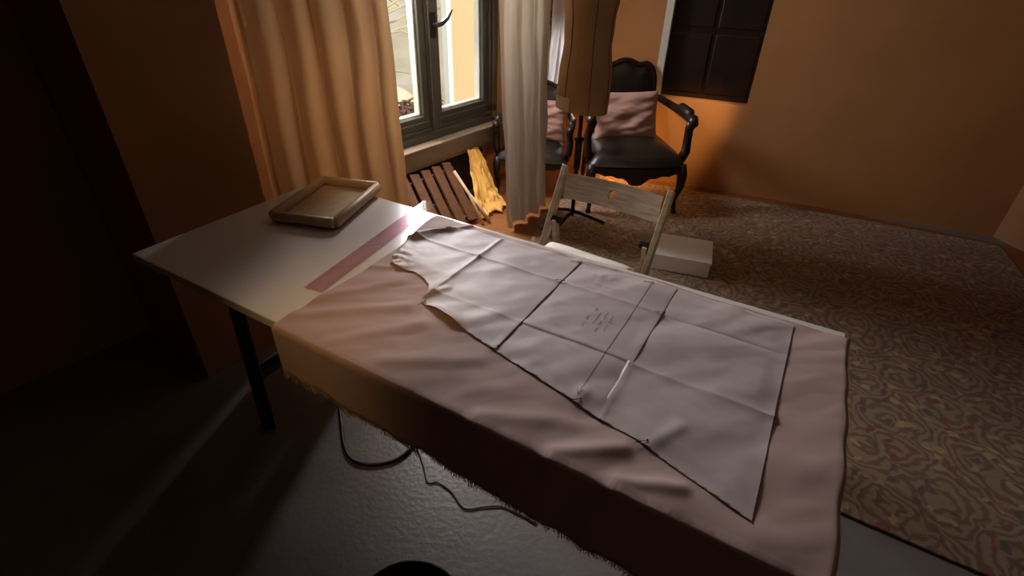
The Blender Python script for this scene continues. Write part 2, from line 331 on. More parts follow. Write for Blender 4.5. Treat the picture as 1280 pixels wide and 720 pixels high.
for i in range(900):       # frayed hem
    a = (i + random.random()) / 900; p = cloth_pt(a, 0.0); q = cloth_pt(a, .012)
    if a > .88: continue
    L = .009 * (1.0 + 1.1 * nz(a * 34, 9.1)) * random.uniform(.5, 1.2)
    d = (V * (1.1 * nz(a * 45, 3.1) + random.gauss(0, .18)) - U * random.uniform(-.1, .25) - Z).normalized()
    mb.tube([q, p, p + d * L, p + d * L * 1.6 + Vc((random.gauss(0, .003), random.gauss(0, .003), 0))], [.0009, .0008, .0007, .0004], 3)
fr = mb.build('frayed_fringe', M['hem'], None, origin=T(.95, -.45, TH)); fr.location = (0, 0, 0); fr.parent = cl; fr['kind'] = 'stuff'; fr['label'] = 'frayed brown threads along the hem'

# ------------------------------------------------------------------ paper pattern
R1, R2, C1, C2, C3 = 1.163, .933, -.785, -.502, -.207
LOW = [(.995, -.998), (.977, -.955), (.984, -.893), (.973, -.851), (.950, -.815), (.926, -.799), (.905, -.792), (.880, -.788), (.868, -.760), (.869, -.745), (.834, -.612), (.808, -.502), (.764, -.31), (.737, -.207), (.724, -.124), (.698, -.042), (.655, .10)]
TOP = [(1.306, .10), (1.314, -.207), (1.308, -.405), (1.310, -.502), (1.306, -.60), (1.303, -.79), (1.308, -.90), (1.285, -.945), (1.245, -.975), (1.222, -1.0), (1.19, -1.03), (1.13, -1.04), (1.07, -1.02)]
def clip(poly, v0, v1):
    def half(p, c, keep):
        out = []
        for i in range(len(p)):
            a, b = p[i], p[(i + 1) % len(p)]; ia, ib = keep(a[1], c), keep(b[1], c)
            if ia: out.append(a)
            if ia != ib:
                t = (c - a[1]) / (b[1] - a[1]); out.append((a[0] + t * (b[0] - a[0]), c))
        return out
    p = half(poly, v0, lambda x, c: x >= c); return half(p, v1, lambda x, c: x <= c)
def crease(d, w): return exp(-abs(d) / w)
def paper_h(u, v, lvl):
    us = [.66, R2, R1, 1.31]; vs = [-1.0, C1, C2, C3, .1]
    def cell(x, br):
        if x <= br[0]: return 0
        for a, b in zip(br, br[1:]):
            if x < b: t = (x - a) / (b - a); return 4 * t * (1 - t)
        return 0
    bul = .0038 * sqrt(max(0, cell(u, us))) * (.35 + .65 * sqrt(max(0, cell(v, vs))))
    d_ = edge_d(u, v); bul *= sst(0, .05, d_)
    h = bul + .0026 * max(0, .2 + nz(u * 9, v * 9, lvl)) + .0012 * abs(nz(u * 22, v * 22, 2.2)) * (.4 + .6 * sst(-.2, .4, nz(u * 6, v * 6, 9)))
    if lvl == 0:
        h += .0062 * crease(v - C1, .008) * sst(.86, .95, u) + .0008 * sst(-.525, -.502, v)
        # crinkled tissue at the narrow left tip and along the curved lower edge
        k = sst(-.90, -.98, v) * sst(1.14, 1.0, u)
        h += k * (.010 * abs(nz(u * 28, v * 28, 4)) + .006 * abs(nz(u * 60, v * 60, 1)))
        d, t = seg_d(u, v, (1.15, -1.035), (1.27, -.955)); h += .016 * exp(-(d / .018) ** 2) * (.6 + .6 * nz(u * 22, v * 22, 3))
        d, t = seg_d(u, v, (.865, -.77), (.83, -.60)); h += .012 * exp(-(d / .022) ** 2) * sst(0, .3, t) * sst(1, .6, t)
        d, t = seg_d(u, v, (.90, -.795), (.96, -.76)); h += .005 * exp(-(d / .012) ** 2)
        h += .0045 * crease(u - R1, .007) + .003 * crease(u - R2, .007)
    if lvl == 1:
        h += .0012 * sst(C3 - .03, C3, v) * sst(R2 - .01, R2 + .03, u) * sst(R1 + .03, R1 - .01, u) + .002 * sst(R2 + .03, R2, u) * sst(R2 - .004, R2 + .004, u)
        h += .005 * exp(-(((u - 1.25) / .05) ** 2 + ((v + .40) / .05) ** 2)) * abs(nz(u * 40, v * 40, 1))
        for pu, pv in ((.755, -.275),): h += .004 * exp(-((u - pu - .03) / .022) ** 2 - ((v - pv - .01) / .016) ** 2)
        h += .004 * crease(u - R1, .008)
    if lvl == 2:
        h += .0026 * crease(v - C3, .007) * sst(R2 + .01, R2 - .03, u) + .004 * crease(u - R2, .01)
        d, t = seg_d(u, v, (.72, -.10), (.80, -.06)); h += .003 * exp(-(d / .014) ** 2)
    return h
LV = [.0025, .0019, .0012]
OUT = LOW + TOP
def edge_d(u, v):
    return min(seg_d(u, v, OUT[i], OUT[(i + 1) % len(OUT)])[0] for i in range(len(OUT)))
def paper_z(u, v, lvl):
    z = TH + cloth_h(u, v) * .92 + LV[lvl] + paper_h(u, v, lvl)
    return max(z, TH + cloth_h(u, v) + .0012)
pat = thing('sewing_pattern', 'large white folded paper garment pattern pinned flat on the pink fabric', 'paper pattern', T(1.0, -.45, TH), 0)
def sheet(v0, v1, lvl):
    poly = clip(LOW + TOP, v0, v1); bm = bmesh.new()
    # densify outline
    pts = []
    for i in range(len(poly)):
        a, b = poly[i], poly[(i + 1) % len(poly)]; n = max(1, int(sqrt((a[0] - b[0]) ** 2 + (a[1] - b[1]) ** 2) / .006))
        pts += [(a[0] + (b[0] - a[0]) * k / n, a[1] + (b[1] - a[1]) * k / n) for k in range(n)]
    bm.faces.new([bm.verts.new((u, v, 0)) for u, v in pts])
    st = .006
    def cuts(lo, hi, ax):
        x = lo + st
        while x < hi:
            co = [0, 0, 0]; no = [0, 0, 0]; co[ax] = x; no[ax] = 1
            bmesh.ops.bisect_plane(bm, geom=bm.verts[:] + bm.edges[:] + bm.faces[:], plane_co=co, plane_no=no); x += st
    cuts(min(p[1] for p in pts), max(p[1] for p in pts), 1); cuts(min(p[0] for p in pts), max(p[0] for p in pts), 0)
    for c, ax in ((R1, 0), (R2, 0), (C1, 1)):
        co = [0, 0, 0]; no = [0, 0, 0]; co[ax] = c; no[ax] = 1
        bmesh.ops.bisect_plane(bm, geom=bm.verts[:] + bm.edges[:] + bm.faces[:], plane_co=co, plane_no=no)
    org = T(1.0, -.45, TH)
    for vt in bm.verts: vt.co = T(vt.co.x, vt.co.y, paper_z(vt.co.x, vt.co.y, lvl)) - org
    bmesh.ops.recalc_face_normals(bm, faces=bm.faces)
    if sum(f.normal.z for f in bm.faces) < 0: bmesh.ops.reverse_faces(bm, faces=bm.faces)
    me = bpy.data.meshes.new('paper_sheet'); bm.to_mesh(me); bm.free(); me.materials.append(M['paper'])
    for p in me.polygons: p.use_smooth = True
    o = link(bpy.data.objects.new('paper_sheet', me)); o.parent = pat
    m = o.modifiers.new('solid', 'SOLIDIFY'); m.thickness = .0006; m.offset = 1
    return o
sA = sheet(-1.2, C2, 0); sB = sheet(C2 - .012, C3, 1); sC = sheet(C3 - .012, .10, 2)
def stroke(mb, pts, lvl, w, lift=.0013):
    org = T(1.0, -.45, TH); n = len(pts); vs = []; fs = []
    for i, (u, v) in enumerate(pts):
        a, b = pts[max(i - 1, 0)], pts[min(i + 1, n - 1)]; du, dv = b[0] - a[0], b[1] - a[1]; L = sqrt(du * du + dv * dv) or 1
        for sg in (-1, 1):
            uu, vv = u - dv / L * w * sg / 2, v + du / L * w * sg / 2; vs.append(T(uu, vv, paper_z(uu, vv, lvl) + lift) - org)
    for i in range(n - 1): fs.append((2 * i, 2 * i + 1, 2 * i + 3, 2 * i + 2))
    mb.add(vs, fs)
def line(a, b, n=60): return [(a[0] + (b[0] - a[0]) * k / n, a[1] + (b[1] - a[1]) * k / n) for k in range(n + 1)]
mb = MB(); stroke(mb, line((1.30, -.276), (.775, -.274), 120), 1, .0016); stroke(mb, line((.775, -.274), (.79, -.281), 6), 1, .0018); stroke(mb, line((.775, -.274), (.79, -.267), 6), 1, .0018)
g = mb.build('grain_line', M['redline'], sB); g['label'] = 'thin reddish grain line'
def scribble(a, b, amp, seed, waves):
    rnd = random.Random(seed); du, dv = b[0] - a[0], b[1] - a[1]; L = sqrt(du * du + dv * dv); out = []; n = int(waves * 12); am = amp
    for i in range(n + 1):
        t = i / n; ph = t * waves * 2 * pi
        if i % 12 == 0: am = amp * rnd.choice((.5, .6, .7, 1.3))
        x = t + .012 * cos(ph); y = am * sin(ph) - am * .2
        out.append((a[0] + du * x - dv / L * y, a[1] + dv * x + du / L * y))
    return out
mb = MB()
for a, b, am, sd, wv in (((1.083, -.313), (1.050, -.311), .0055, 1, 5), ((1.042, -.311), (1.012, -.312), .005, 2, 4), ((1.092, -.330), (1.058, -.330), .005, 3, 5), ((1.046, -.331), (1.030, -.331), .006, 4, 3), ((1.016, -.330), (.996, -.329), .006, 5, 3),
                         ((1.098, -.362), (1.078, -.361), .005, 6, 3), ((1.052, -.368), (1.034, -.367), .0045, 7, 3), ((1.022, -.367), (1.002, -.367), .004, 8, 3)):
    stroke(mb, scribble(a, b, am * .85, sd, wv), 1, .0009)
stroke(mb, line((1.08, -.345), (1.024, -.346), 14), 1, .0013)
h = mb.build('handwriting', M['ink'], sB); h['label'] = 'four short lines of faint pencil handwriting'

# straight pins
def pin(u, v, ang, lvl, label):
    p = T(u, v, paper_z(u, v, lvl) + .0032); d = (U * cos(ang) + V * sin(ang))
    t = thing('straight_pin', label, 'pin', p, 0, 'pins along the pattern edges')
    L = .013
    mb = MB(); mb.tube([-d * L, d * L], .0007, 6); mb.build('shaft', M['steel'], t)
    mb = MB(); mb.lathe([(.0005, -.0018), (.0017, -.001), (.002, 0), (.0017, .001), (.0005, .0018)], d * L, 8); mb.build('head', M['steel'], t, smooth=True)
pin(.815, -.515, .9, 0, 'pin where the left paper sheet meets the slanted near edge')
pin(.757, -.272, .75, 1, 'pin on the near paper edge beside the end of the red grain line')
pin(.722, -.115, .8, 2, 'pin nearest the camera on the lower right paper edge')
pin(1.294, -.287, 1.3, 1, 'pin on the far paper edge at the top of the red grain line')
pin(1.166, -.214, 1.3, 1, 'pin at the right fold crossing of the written panel')
pin(1.295, -.520, 1.2, 0, 'pin at the far end of the overlapped sheet edge')
pin(1.165, -.508, 1.2, 0, 'pin at the fold crossing on the overlapped sheet edge')
pin(.870, -.775, .2, 0, 'pin in the notch of the curved armhole corner')
pin(1.225, -.985, 1.0, 0, 'pin on the wrinkled upper left curve of the paper')

# ------------------------------------------------------------------ ruler
ruE = Vc((1.421, -1.142)); rdir = Vc((.895 - 1.42, -1.064 + 1.143)).normalized(); rper = Vc((rdir.y, -rdir.x))   # along / across
if rper.y > 0: rper = -rper
rl = thing('ruler', 'long transparent pink tinted plastic ruler lying along the fabric edge', 'ruler', T(1.12, -1.13, TH + .001))
def Rl(x, y, z):
    q = ruE + rdir * x + rper * y; return T(q.x, q.y, TH + .001 + z) - rl.location
mb = MB(); n = 1
mb.prism([(0, 0), (.66, 0), (.66, .062), (-.012, .062)], Rl, 0, .0032); rb = mb.build('blade', M['acrylic'], rl, bevel=.0006)
mb = MB()
for i in range(0, 128):
    x = .012 + i * .005; L = .015 if i % 10 == 0 else (.010 if i % 2 == 0 else .006)
    mb.box(Rl, (x, .002, .0034), (x + .0006, .002 + L, .0036)); mb.box(Rl, (x, .060 - L, .0034), (x + .0006, .060, .0036))
for a in (.2, .35, .5): mb.bar(Rl(a, .004, .0035), Rl(a + .05, .058, .0035), .0002, .0008)
mb.build('tick_marks', M['ink'], rl)

# ------------------------------------------------------------------ tray on the left end
ty = thing('wooden_tray', 'pale wooden tray with rounded rim at the left end of the table', 'tray', T(1.22, -1.61, TH), -YA + .0)
def trim_(u, v, z):
    a = .30; x, y = u, v; return Vc((x, y, z))
trot = math.atan2(.067, -.204)
ax = Vc((-.204, .067)).normalized(); ay = Vc((ax.y, -ax.x));
if ay.y > 0: ay = -ay
tinv = ty.matrix_basis.inverted()
def Ty(x, y, z):
    q = Vc((1.392, -1.412)) + ax * x + ay * y; return tinv @ T(q.x, q.y, TH + z)
TX, TY_ = .34, .235
mb = MB(); mb.box(Ty, (.012, .012, .002), (TX - .012, TY_ - .012, .012)); mb.build('base', M['traywood'], ty)
def rimbar(p, q): 
    mb.tube([Ty(*p), Ty(*q)], .016, 10)
for nm, a, b in (('rim', (-.0, 0, .022), (TX, 0, .022)), ('rim', (0, TY_, .022), (TX, TY_, .022)), ('rim', (0, 0, .022), (0, TY_, .022)), ('rim', (TX, 0, .022), (TX, TY_, .022))):
    mb = MB(); d = Vc(b) - Vc(a); mb.tube([Ty(*a), Ty(*(Vc(a) + d * .02)), Ty(*(Vc(b) - d * .02)), Ty(*b)], [.013, .019, .019, .013], 10); mb.build(nm, M['traywood'], ty, smooth=True)

# ------------------------------------------------------------------ curtains
def curtain(name, label, m, fr, x0b, x1b, x0t, x1t, z0, z1, amp, waves, seed, group=None, cat='curtain', puddle=0, sh=0):
    mb = MB()
    def f(a, b):
        x = (x0b + (x1b - x0b) * a) * (1 - b) + (x0t + (x1t - x0t) * a) * b; z = z0 + (z1 - z0) * b
        ph = a * waves * 2 * pi + .8 * nz(a * 3, b * 1.3, seed)
        o = amp * (1 + .35 * nz(b * 2, seed)) * sin(ph) + .018 * nz(a * 9, b * 4, seed + 2) + .010 * nz(a * 20, b * 9, seed + 5) * (1 - b * .5)
        x += .02 * cos(ph * 1.0 + 1) + .012 * nz(b * 5, a * 2, seed + 7)
        if puddle:
            k = exp(-b / .03); o += puddle * k * (.4 + .9 * nz(a * 13, b * 30, seed)); z += .010 * k * max(0, nz(a * 15, b * 40, seed + 3) + .4)
        return fr(sh + o, x, max(.016, z))
    mb.grid(f, 150, 110); c = mb.build(name, m, smooth=True, origin=fr(sh, (x0b + x1b) / 2, z0))
    tag(c, label, cat, group); return c
curtain('linen_curtain', 'warm lit linen curtain hanging at the left side of the window', M['warmlit_curtain'], W, 1.02, 1.765, 1.03, 1.725, .02, 2.35, .034, 5, 1.0, 'curtains of the big window', sh=-2.02)
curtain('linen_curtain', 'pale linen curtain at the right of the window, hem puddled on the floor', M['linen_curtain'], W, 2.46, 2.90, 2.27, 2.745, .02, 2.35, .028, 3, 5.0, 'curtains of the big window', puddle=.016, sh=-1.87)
curtain('voile_curtain', 'white sheer curtain behind the dress form over the small window', M['white_voile'], lambda o, k, z: B(k, -o, z), .14, .33, .14, .56, .50, 1.75, .02, 4, 9.0, sh=.07)

# yellow cloth hanging at the right below the sill
def fy(a, b):
    z = .02 + .33 * b; w = .052 + .10 * (1 - b) ** .6 + .01 * nz(b * 9, 1); t = 2.79 - .17 * (1 - b) + (a - .5) * 2 * w
    o = .022 * sin(a * 11 + b * 2) + .020 * nz(a * 6, b * 5, 3) + .022 * abs(nz(a * 9, b * 6, 5)) + .05 * exp(-b / .1) * (.6 + nz(a * 9, b * 12, 2))
    return W(SW + .10 + .32 * (1 - b) + o, t, max(z + .01 * nz(a * 12, b * 12, 6), .014))
mb = MB(); mb.grid(fy, 60, 60)
tag(mb.build('yellow_cloth', M['yellow'], smooth=True, solid=.002, origin=W(SW + .2, 2.8, .02)), 'sunlit golden yellow cloth hanging below the window sill to the floor', 'cloth')

# folded slatted chair leaning under the window
sc_ = thing('folded_deck_chair', 'brown slatted wooden folding chair leaning folded below the window', 'chair', W(-2.2, 2.3, 0), 0)
def So(s, t, z): return W(s, t, z) - sc_.location
for i in range(5):
    t = 2.10 + i * .10
    mb = MB(); mb.bar(So(SW + .11, t, .325), So(SW + .44, t - .10, .03), .07, .018, D); mb.build('slat', M['slat'], sc_, bevel=.003)
for sx_, zx in ((SW + .135, .275), (SW + .40, .045)):
    mb = MB(); mb.bar(So(sx_, 2.0, zx), So(sx_, 2.55 - (.09 if zx < .1 else 0), zx), .03, .02); mb.build('cross_rail', M['slat'], sc_, bevel=.003)
for q in ([(SW + .18, 2.51, .28), (SW + .33, 2.49, .16), (SW + .50, 2.43, .012)], [(SW + .33, 2.49, .16), (SW + .40, 2.50, .10), (SW + .52, 2.48, .012)]):
    mb = MB(); mb.tube([So(*p) for p in q], .011, 8); mb.build('leg', M['traywood'], sc_, smooth=True)

# ------------------------------------------------------------------ folding chair
A0 = Vc((.2258, 2.2118, .77)); B0 = Vc((.6267, 1.9461, .77)); lat = (B0 - A0).normalized(); FW = Vc((lat.y, -lat.x, 0)); cw = (B0 - A0).length; KL = .50
fc = thing('folding_chair', 'weathered wooden folding chair with a hole in its back rail behind the table', 'chair', (A0 + B0) / 2 + FW * .25 - Z * .77)
fb = fc.location.copy()
def Fc(x, f, z): return A0 + lat * x + FW * f + Z * (z - .77) - fb
def up(z): return (.77 - z) * KL          # forward run of the reclined post at a height
for x in (.0, cw):
    mb = MB(); mb.bar(Fc(x, up(.0), .026), Fc(x, up(.77), .77), .022, .042, lat); mb.build('back_post', M['chairwood'], fc, bevel=.003)
for x in (.028, cw - .028):
    mb = MB(); mb.bar(Fc(x, .02, .026), Fc(x, up(.56) + .012, .565), .02, .036, lat); mb.build('leg', M['chairwood'], fc, bevel=.003)
    mb = MB(); pz = .56; mb.tube([Fc(x - .026, up(.56) + .006, pz), Fc(x + .026, up(.56) + .006, pz)], .016, 10); mb.build('pivot', M['dark_metal'], fc)
for z in (.12,):
    mb = MB(); mb.bar(Fc(.0, up(z), z), Fc(cw, up(z), z), .03, .018); mb.build('stretcher', M['chairwood'], fc)
    mb = MB(); mb.bar(Fc(.028, .09, z), Fc(cw - .028, .09, z), .03, .018); mb.build('stretcher', M['chairwood'], fc)
for i in range(6):
    f = up(.45) + .02 + i * .062
    mb = MB(); mb.box(Fc, (.045, f, .425), (cw - .045, f + .05, .443)); mb.build('seat_slat', M['chairwood'], fc, bevel=.003)
# rail with a round hole
bm = bmesh.new(); zt, zb = .742, .648
def railp(x, zz, dth):
    nrm = Vc((FW.x, FW.y, KL)).normalized(); bow = .02 * sin(pi * x / cw)
    return Fc(x, up(zz) - .002, zz) - FW * bow + nrm * dth
outer = []; nseg = 24
for k in range(nseg): outer.append((.012 + (cw - .024) * k / nseg, zt + .004 * sin(pi * k / nseg)))
for k in range(nseg): outer.append((cw - .012 - (cw - .024) * k / nseg, zb - .002))
hole = [(cw * .5 + .019 * cos(2 * pi * k / 24), .694 + .019 * sin(2 * pi * k / 24)) for k in range(24)]
def loop(pp):
    vs = [bm.verts.new((x, y, 0)) for x, y in pp]; return [bm.edges.new((vs[i], vs[(i + 1) % len(vs)])) for i in range(len(vs))]
ed = loop(outer) + loop(hole)
bmesh.ops.triangle_fill(bm, edges=ed, use_beauty=True, use_dissolve=False)
ex = bmesh.ops.extrude_face_region(bm, geom=bm.faces[:]); top = [v for v in ex['geom'] if isinstance(v, bmesh.types.BMVert)]
for v in top: v.co.z = 1
for v in bm.verts: v.co = railp(v.co.x, v.co.y, -.009 if v.co.z < .5 else .009)
bmesh.ops.recalc_face_normals(bm, faces=bm.faces); me = bpy.data.meshes.new('back_rail'); bm.to_mesh(me); bm.free(); me.materials.append(M['railwood'])
o = link(bpy.data.objects.new('back_rail', me)); o.parent = fc
# seat cushion
def pillow_mesh(w, d, h, wr=.006, seed=1, p=4.0, pinch=.04):
    mb = MB(); n = 40; vs = []
    for side in (1, -1):
        def f(a, b, side=side):
            x, y = 2 * a - 1, 2 * b - 1
            e = max(0, 1 - abs(x) ** p) ** .5 * max(0, 1 - abs(y) ** p) ** .5
            px = x * (1 - pinch * (1 - y * y) * 1.0); py = y * (1 - pinch * (1 - x * x) * 1.0)
            wz = wr * (1.3 * nz((a + b * .5) * 2.2 + seed, (b - a * .45) * 7, seed) + .6 * nz((a - b * .3) * 4, (b + a * .3) * 13, seed + 3)) * e
            return Vc((px * w / 2, py * d / 2, side * (h / 2 * e + wz)))
        mb.grid(f, n, n)
    return mb
cm = pillow_mesh(.40, .38, .05, .003, 3, 8, .02)
cu = cm.build('seat_cushion', M['cushion'], smooth=True)
cu.location = fb + Fc(cw / 2, up(.45) + .20, .475); cu.rotation_euler = (0, 0, math.atan2(lat.y, lat.x))
tag(cu, 'flat cream cotton cushion on the seat of the wooden folding chair', 'cushion')

# ------------------------------------------------------------------ armchairs
def armchair(label, loc, rotz, scale, group):
    t = thing('armchair', label, 'armchair', loc, rotz, group); t.scale = (scale,) * 3
    w, d = .66, .60     # faces -y
    hw = w / 2
    def fs(a, b):
        x, y = 2 * a - 1, 2 * b - 1; e = (max(0, 1 - x ** 6) * max(0, 1 - y ** 6)) ** .5
        wid = hw * (1 - .06 * (y + 1)); 
        return Vc((x * wid, y * d / 2 - (.03 * (1 - x * x) if y < 0 else 0) * -y, .345 + .085 * e + .03 * e * (1 - x * x) * (1 - y * y)))
    mb = MB(); mb.grid(fs, 24, 24)
    def fs2(a, b):
        q = fs(a, b); return Vc((q.x, q.y, .335))
    mb.grid(fs2, 24, 24); mb.build('seat', M['leather'], t, smooth=True)
    # scalloped apron
    def apron(p, q, nm):
        mb = MB(); n = 40; up_ = []; lo = []; p, q = Vc(p), Vc(q)
        for i in range(n + 1):
            x = i / n; zz = .245 + .045 * abs(2 * x - 1) ** 1.5 - .05 * exp(-((x - .5) / .11) ** 2) + .012 * abs(sin(x * pi * 7))
            c = p.lerp(q, x); up_.append(c + Z * .345); lo.append(c + Z * zz)
        nn = Vc((q - p).normalized()).cross(Z) * .014
        vs = up_ + lo + [v + nn for v in up_] + [v + nn for v in lo]; m_ = n + 1; fsx = []
        for i in range(n): fsx += [(i, i + 1, m_ + i + 1, m_ + i), (2 * m_ + i, 3 * m_ + i, 3 * m_ + i + 1, 2 * m_ + i + 1), (m_ + i, m_ + i + 1, 3 * m_ + i + 1, 3 * m_ + i), (i, 2 * m_ + i, 2 * m_ + i + 1, i + 1)]
        mb.add(vs, fsx); mb.build('apron', M['darkwood'], t)
    fy_ = -d / 2 + .01; by_ = d / 2 - .03; hb = hw * .88
    apron((-hw + .02, fy_, 0), (hw - .02, fy_, 0), 'f'); apron((-hw + .02, fy_, 0), (-hb + .02, by_, 0), 'l'); apron((hb - .02, by_, 0), (hw - .02, fy_, 0), 'r')
    for sx in (-1, 1):
        mb = MB(); x, y = sx * (hw - .025), fy_ + .02
        mb.tube([(x, y, .35), (x + sx * .012, y - .015, .28), (x + sx * .012, y - .02, .2), (x - sx * .006, y - .004, .1), (x, y - .012, .03), (x + sx * .006, y - .025, .0)], [.034, .036, .028, .017, .015, .02], 10); mb.build('leg', M['darkwood'], t, smooth=True)
        mb = MB(); x, y = sx * (hb - .03), by_
        mb.tube([(x, y, .35), (x, y + .01, .2), (x, y + .035, .08), (x, y + .06, 0)], [.026, .022, .018, .016], 8); mb.build('leg', M['darkwood'], t, smooth=True)
        # arm: post sweeping up from the seat rail, scroll, rest back to the frame
        mb = MB(); x = sx * (hw - .01)
        mb.tube([(x - sx * .01, fy_ + .10, .34), (x + sx * .02, fy_ + .085, .42), (x + sx * .025, fy_ + .11, .50), (x + sx * .015, fy_ + .09, .58), (x + sx * .015, fy_ + .05, .62)], [.034, .031, .028, .029, .035], 10); mb.build('arm_post', M['darkwood'], t, smooth=True)
        mb = MB(); mb.tube([(x + sx * .018, fy_ + .03, .615), (x + sx * .02, fy_ + .07, .638), (x + sx * .02, fy_ + .2, .635), (x, fy_ + .36, .64), (sx * (hb - .035), by_ + .05, .66)], [.030, .036, .031, .028, .025], 10, .9); mb.build('arm_rest', M['darkwood'], t, smooth=True)
        mb = MB(); mb.tube([(x + sx * .019, fy_ + .12, .65), (x + sx * .02, fy_ + .15, .66), (x + sx * .012, fy_ + .30, .662), (x + sx * .005, fy_ + .34, .652)], [.016, .034, .034, .016], 10); mb.build('arm_pad', M['leather'], t, smooth=True)
    # back: leaning oval-cornered frame with crest
    def bo(k, n, sc=1.0):
        a = 2 * pi * k / n; cx, cz = cos(a), sin(a); p = 5
        r = (abs(cx) ** p + abs(cz) ** p) ** (-1 / p); x = cx * r * .222; z = cz * r * .265
        if z > 0: z += .022 * exp(-(x / .07) ** 2) + .012 * exp(-((abs(x) - .16) / .04) ** 2) - .012 * exp(-((abs(x) - .10) / .035) ** 2)
        return x * sc * (1 + .05 * z), z * sc
    def bk(x, z, o): return Vc((x, by_ + .03 + (z + .26) * .22 - o - .05 * (1 - (x / .27) ** 2) * 0, .610 + z))
    mb = MB(); n = 72; mb.tube([bk(*bo(k, n), 0) for k in range(n + 1)], .022, 8); mb.build('back_frame', M['darkwood'], t, smooth=True)
    mb = MB()
    rings = [0.0, .35, .6, .8, .92, .98]
    for sgn, hh in ((1, .05), (-1, .02)):
        vs = []; fsx = []
        for r in rings[1:]:
            for k in range(n):
                x, z = bo(k, n, r * .97); vs.append(bk(x, z, sgn * hh * (1 - r ** 4) ** .5))
        c0 = len(vs); vs.append(bk(0, 0, sgn * hh))
        for i in range(len(rings) - 2):
            for k in range(n): fsx.append((i * n + k, i * n + (k + 1) % n, (i + 1) * n + (k + 1) % n, (i + 1) * n + k))
        for k in range(n): fsx.append((c0, (k + 1) % n, k))
        mb.add(vs, fsx)
    mb.build('back_pad', M['leather'], t, smooth=True)
    for sx in (-1, 1):
        mb = MB(); mb.tube([(sx * (hb - .04), by_ + .0, .34), (sx * .20, by_ + .03, .42)], [.022, .02], 8); mb.build('back_post', M['darkwood'], t, smooth=True)
    return t
ARM1 = Vc((.82, 3.70, .012)); AR1 = .05
a1 = armchair('black leather armchair with carved dark wood frame, fully in view by the back wall', ARM1, AR1, 1.0, 'carved armchairs')
a2 = armchair('dark carved armchair mostly hidden between the linen curtain and dress form stand', Vc((.155, 3.92, .0)), -.20, .80, 'carved armchairs')
def pillow(label, base, rotz, w, h, th, tilt, roll, seed):
    mb = pillow_mesh(w, h, th, .012, seed, 3.2, .05); o = mb.build('pillow', M['satin'], smooth=True)
    o.location = base; o.rotation_euler = (pi / 2 - tilt, roll, rotz); tag(o, label, 'pillow', 'pink pillows on the armchairs'); return o
R_ = Matrix.Rotation(AR1, 4, 'Z')
pillow('wrinkled pink satin pillow standing on the black leather armchair in full view', ARM1 + R_ @ Vc((-.03, .10,   .575)), AR1, .46, .34, .12, .32, -.03, 2)
R_ = Matrix.Rotation(-.2, 4, 'Z')
pillow('pink pillow glimpsed on the half hidden armchair beside the stand pole', Vc((.155, 3.92, 0)) + R_ @ Vc((.02, .06, .50)), -.2, .40, .30, .12, .28, .02, 6)

# ------------------------------------------------------------------ dress form
DF = Vc((.395, 3.22, .0))
df = thing('dress_form', 'tan linen tailor dress form on a black tripod stand by the curtain', 'dress form', DF, .35)
prof = [(.001, .78), (.11, .78), (.155, .76), (.160, .77), (.164, .86), (.162, .93), (.158, 1.0), (.146, 1.08), (.140, 1.13), (.144, 1.19), (.145, 1.27), (.158, 1.34), (.155, 1.41), (.15, 1.47), (.12, 1.52), (.07, 1.56), (.05, 1.6), (.048, 1.65), (.001, 1.655)]
def pr(z):
    for (r0, z0), (r1, z1) in zip(prof[3:], prof[4:]):
        if z0 <= z <= z1: return r0 + (r1 - r0) * (z - z0) / (z1 - z0)
    return .05
def skin(a, z, off=0):
    r = pr(z) + off; hem = .0
    if z < .86: hem = -.02 * sin(a * 1.0 + 2.2)
    return Vc((r * cos(a), r * .80 * sin(a), z + hem * sst(.88, .79, z)))
def wrap(a0, a1, z0, z1, off, n=40, m=50):
    mb = MB(); mb.grid(lambda p, q: skin(a0 + (a1 - a0) * p, z0 + (z1 - z0) * q, off + .002 * nz(p * 9, q * 14, off * 99)), n, m); return mb
mb = wrap(0, 2 * pi, .77, 1.60, 0, 64, 60); mb.lathe([(.05, 1.6), (.048, 1.65), (.001, 1.655)], seg=24, sy=.8); mb.lathe([(.001, .79), (.150, .79)], seg=32, sy=.8)
mb.build('torso', M['linen_form'], df, smooth=True)
o = wrap(pi * .94, pi * 1.22, .73, .86, .006).build('ivory_panel', M['ivory'], df, smooth=True, solid=.002); o['label'] = 'ivory fabric panel at its left side'
for a in (pi * 1.45, pi * 1.72, pi * 1.15):
    mb = MB(); mb.tube([skin(a, .78 + .78 * k / 30, .001) for k in range(31)], .0022, 6); mb.build('seam', M['thread'], df, smooth=True)
mb = MB(); mb.tube([(0, 0, .07), (0, 0, .80)], .013, 12); mb.build('pole', M['dark_metal'], df, smooth=True)
mb = MB(); mb.tube([(0, 0, .40), (0, 0, .60)], .022, 12); mb.tube([(.0, 0, .58), (.0, 0, .595)], .03, 12); mb.build('height_collar', M['dark_metal'], df, smooth=True)
for a in (-.45, 1.7, 3.7):
    mb = MB(); mb.tube([(0, 0, .10), (.06 * cos(a), .06 * sin(a), .085), (.22 * cos(a), .22 * sin(a), .025)], [.014, .012, .011], 8); mb.build('leg', M['dark_metal'], df, smooth=True)

# ------------------------------------------------------------------ small things
bx = thing('card_box', 'low white card box on the carpet to the right of the folding chair', 'box', (1.0, 2.72, .012), -.32)
mb = MB(); mb.box(ident, (-.17, -.14, .0), (.17, .14, .085)); mb.build('body', M['whitebox'], bx, bevel=.003)
mb = MB(); mb.box(ident, (-.175, -.145, .086), (.175, .145, .10)); mb.build('lid', M['whitebox'], bx, bevel=.002)

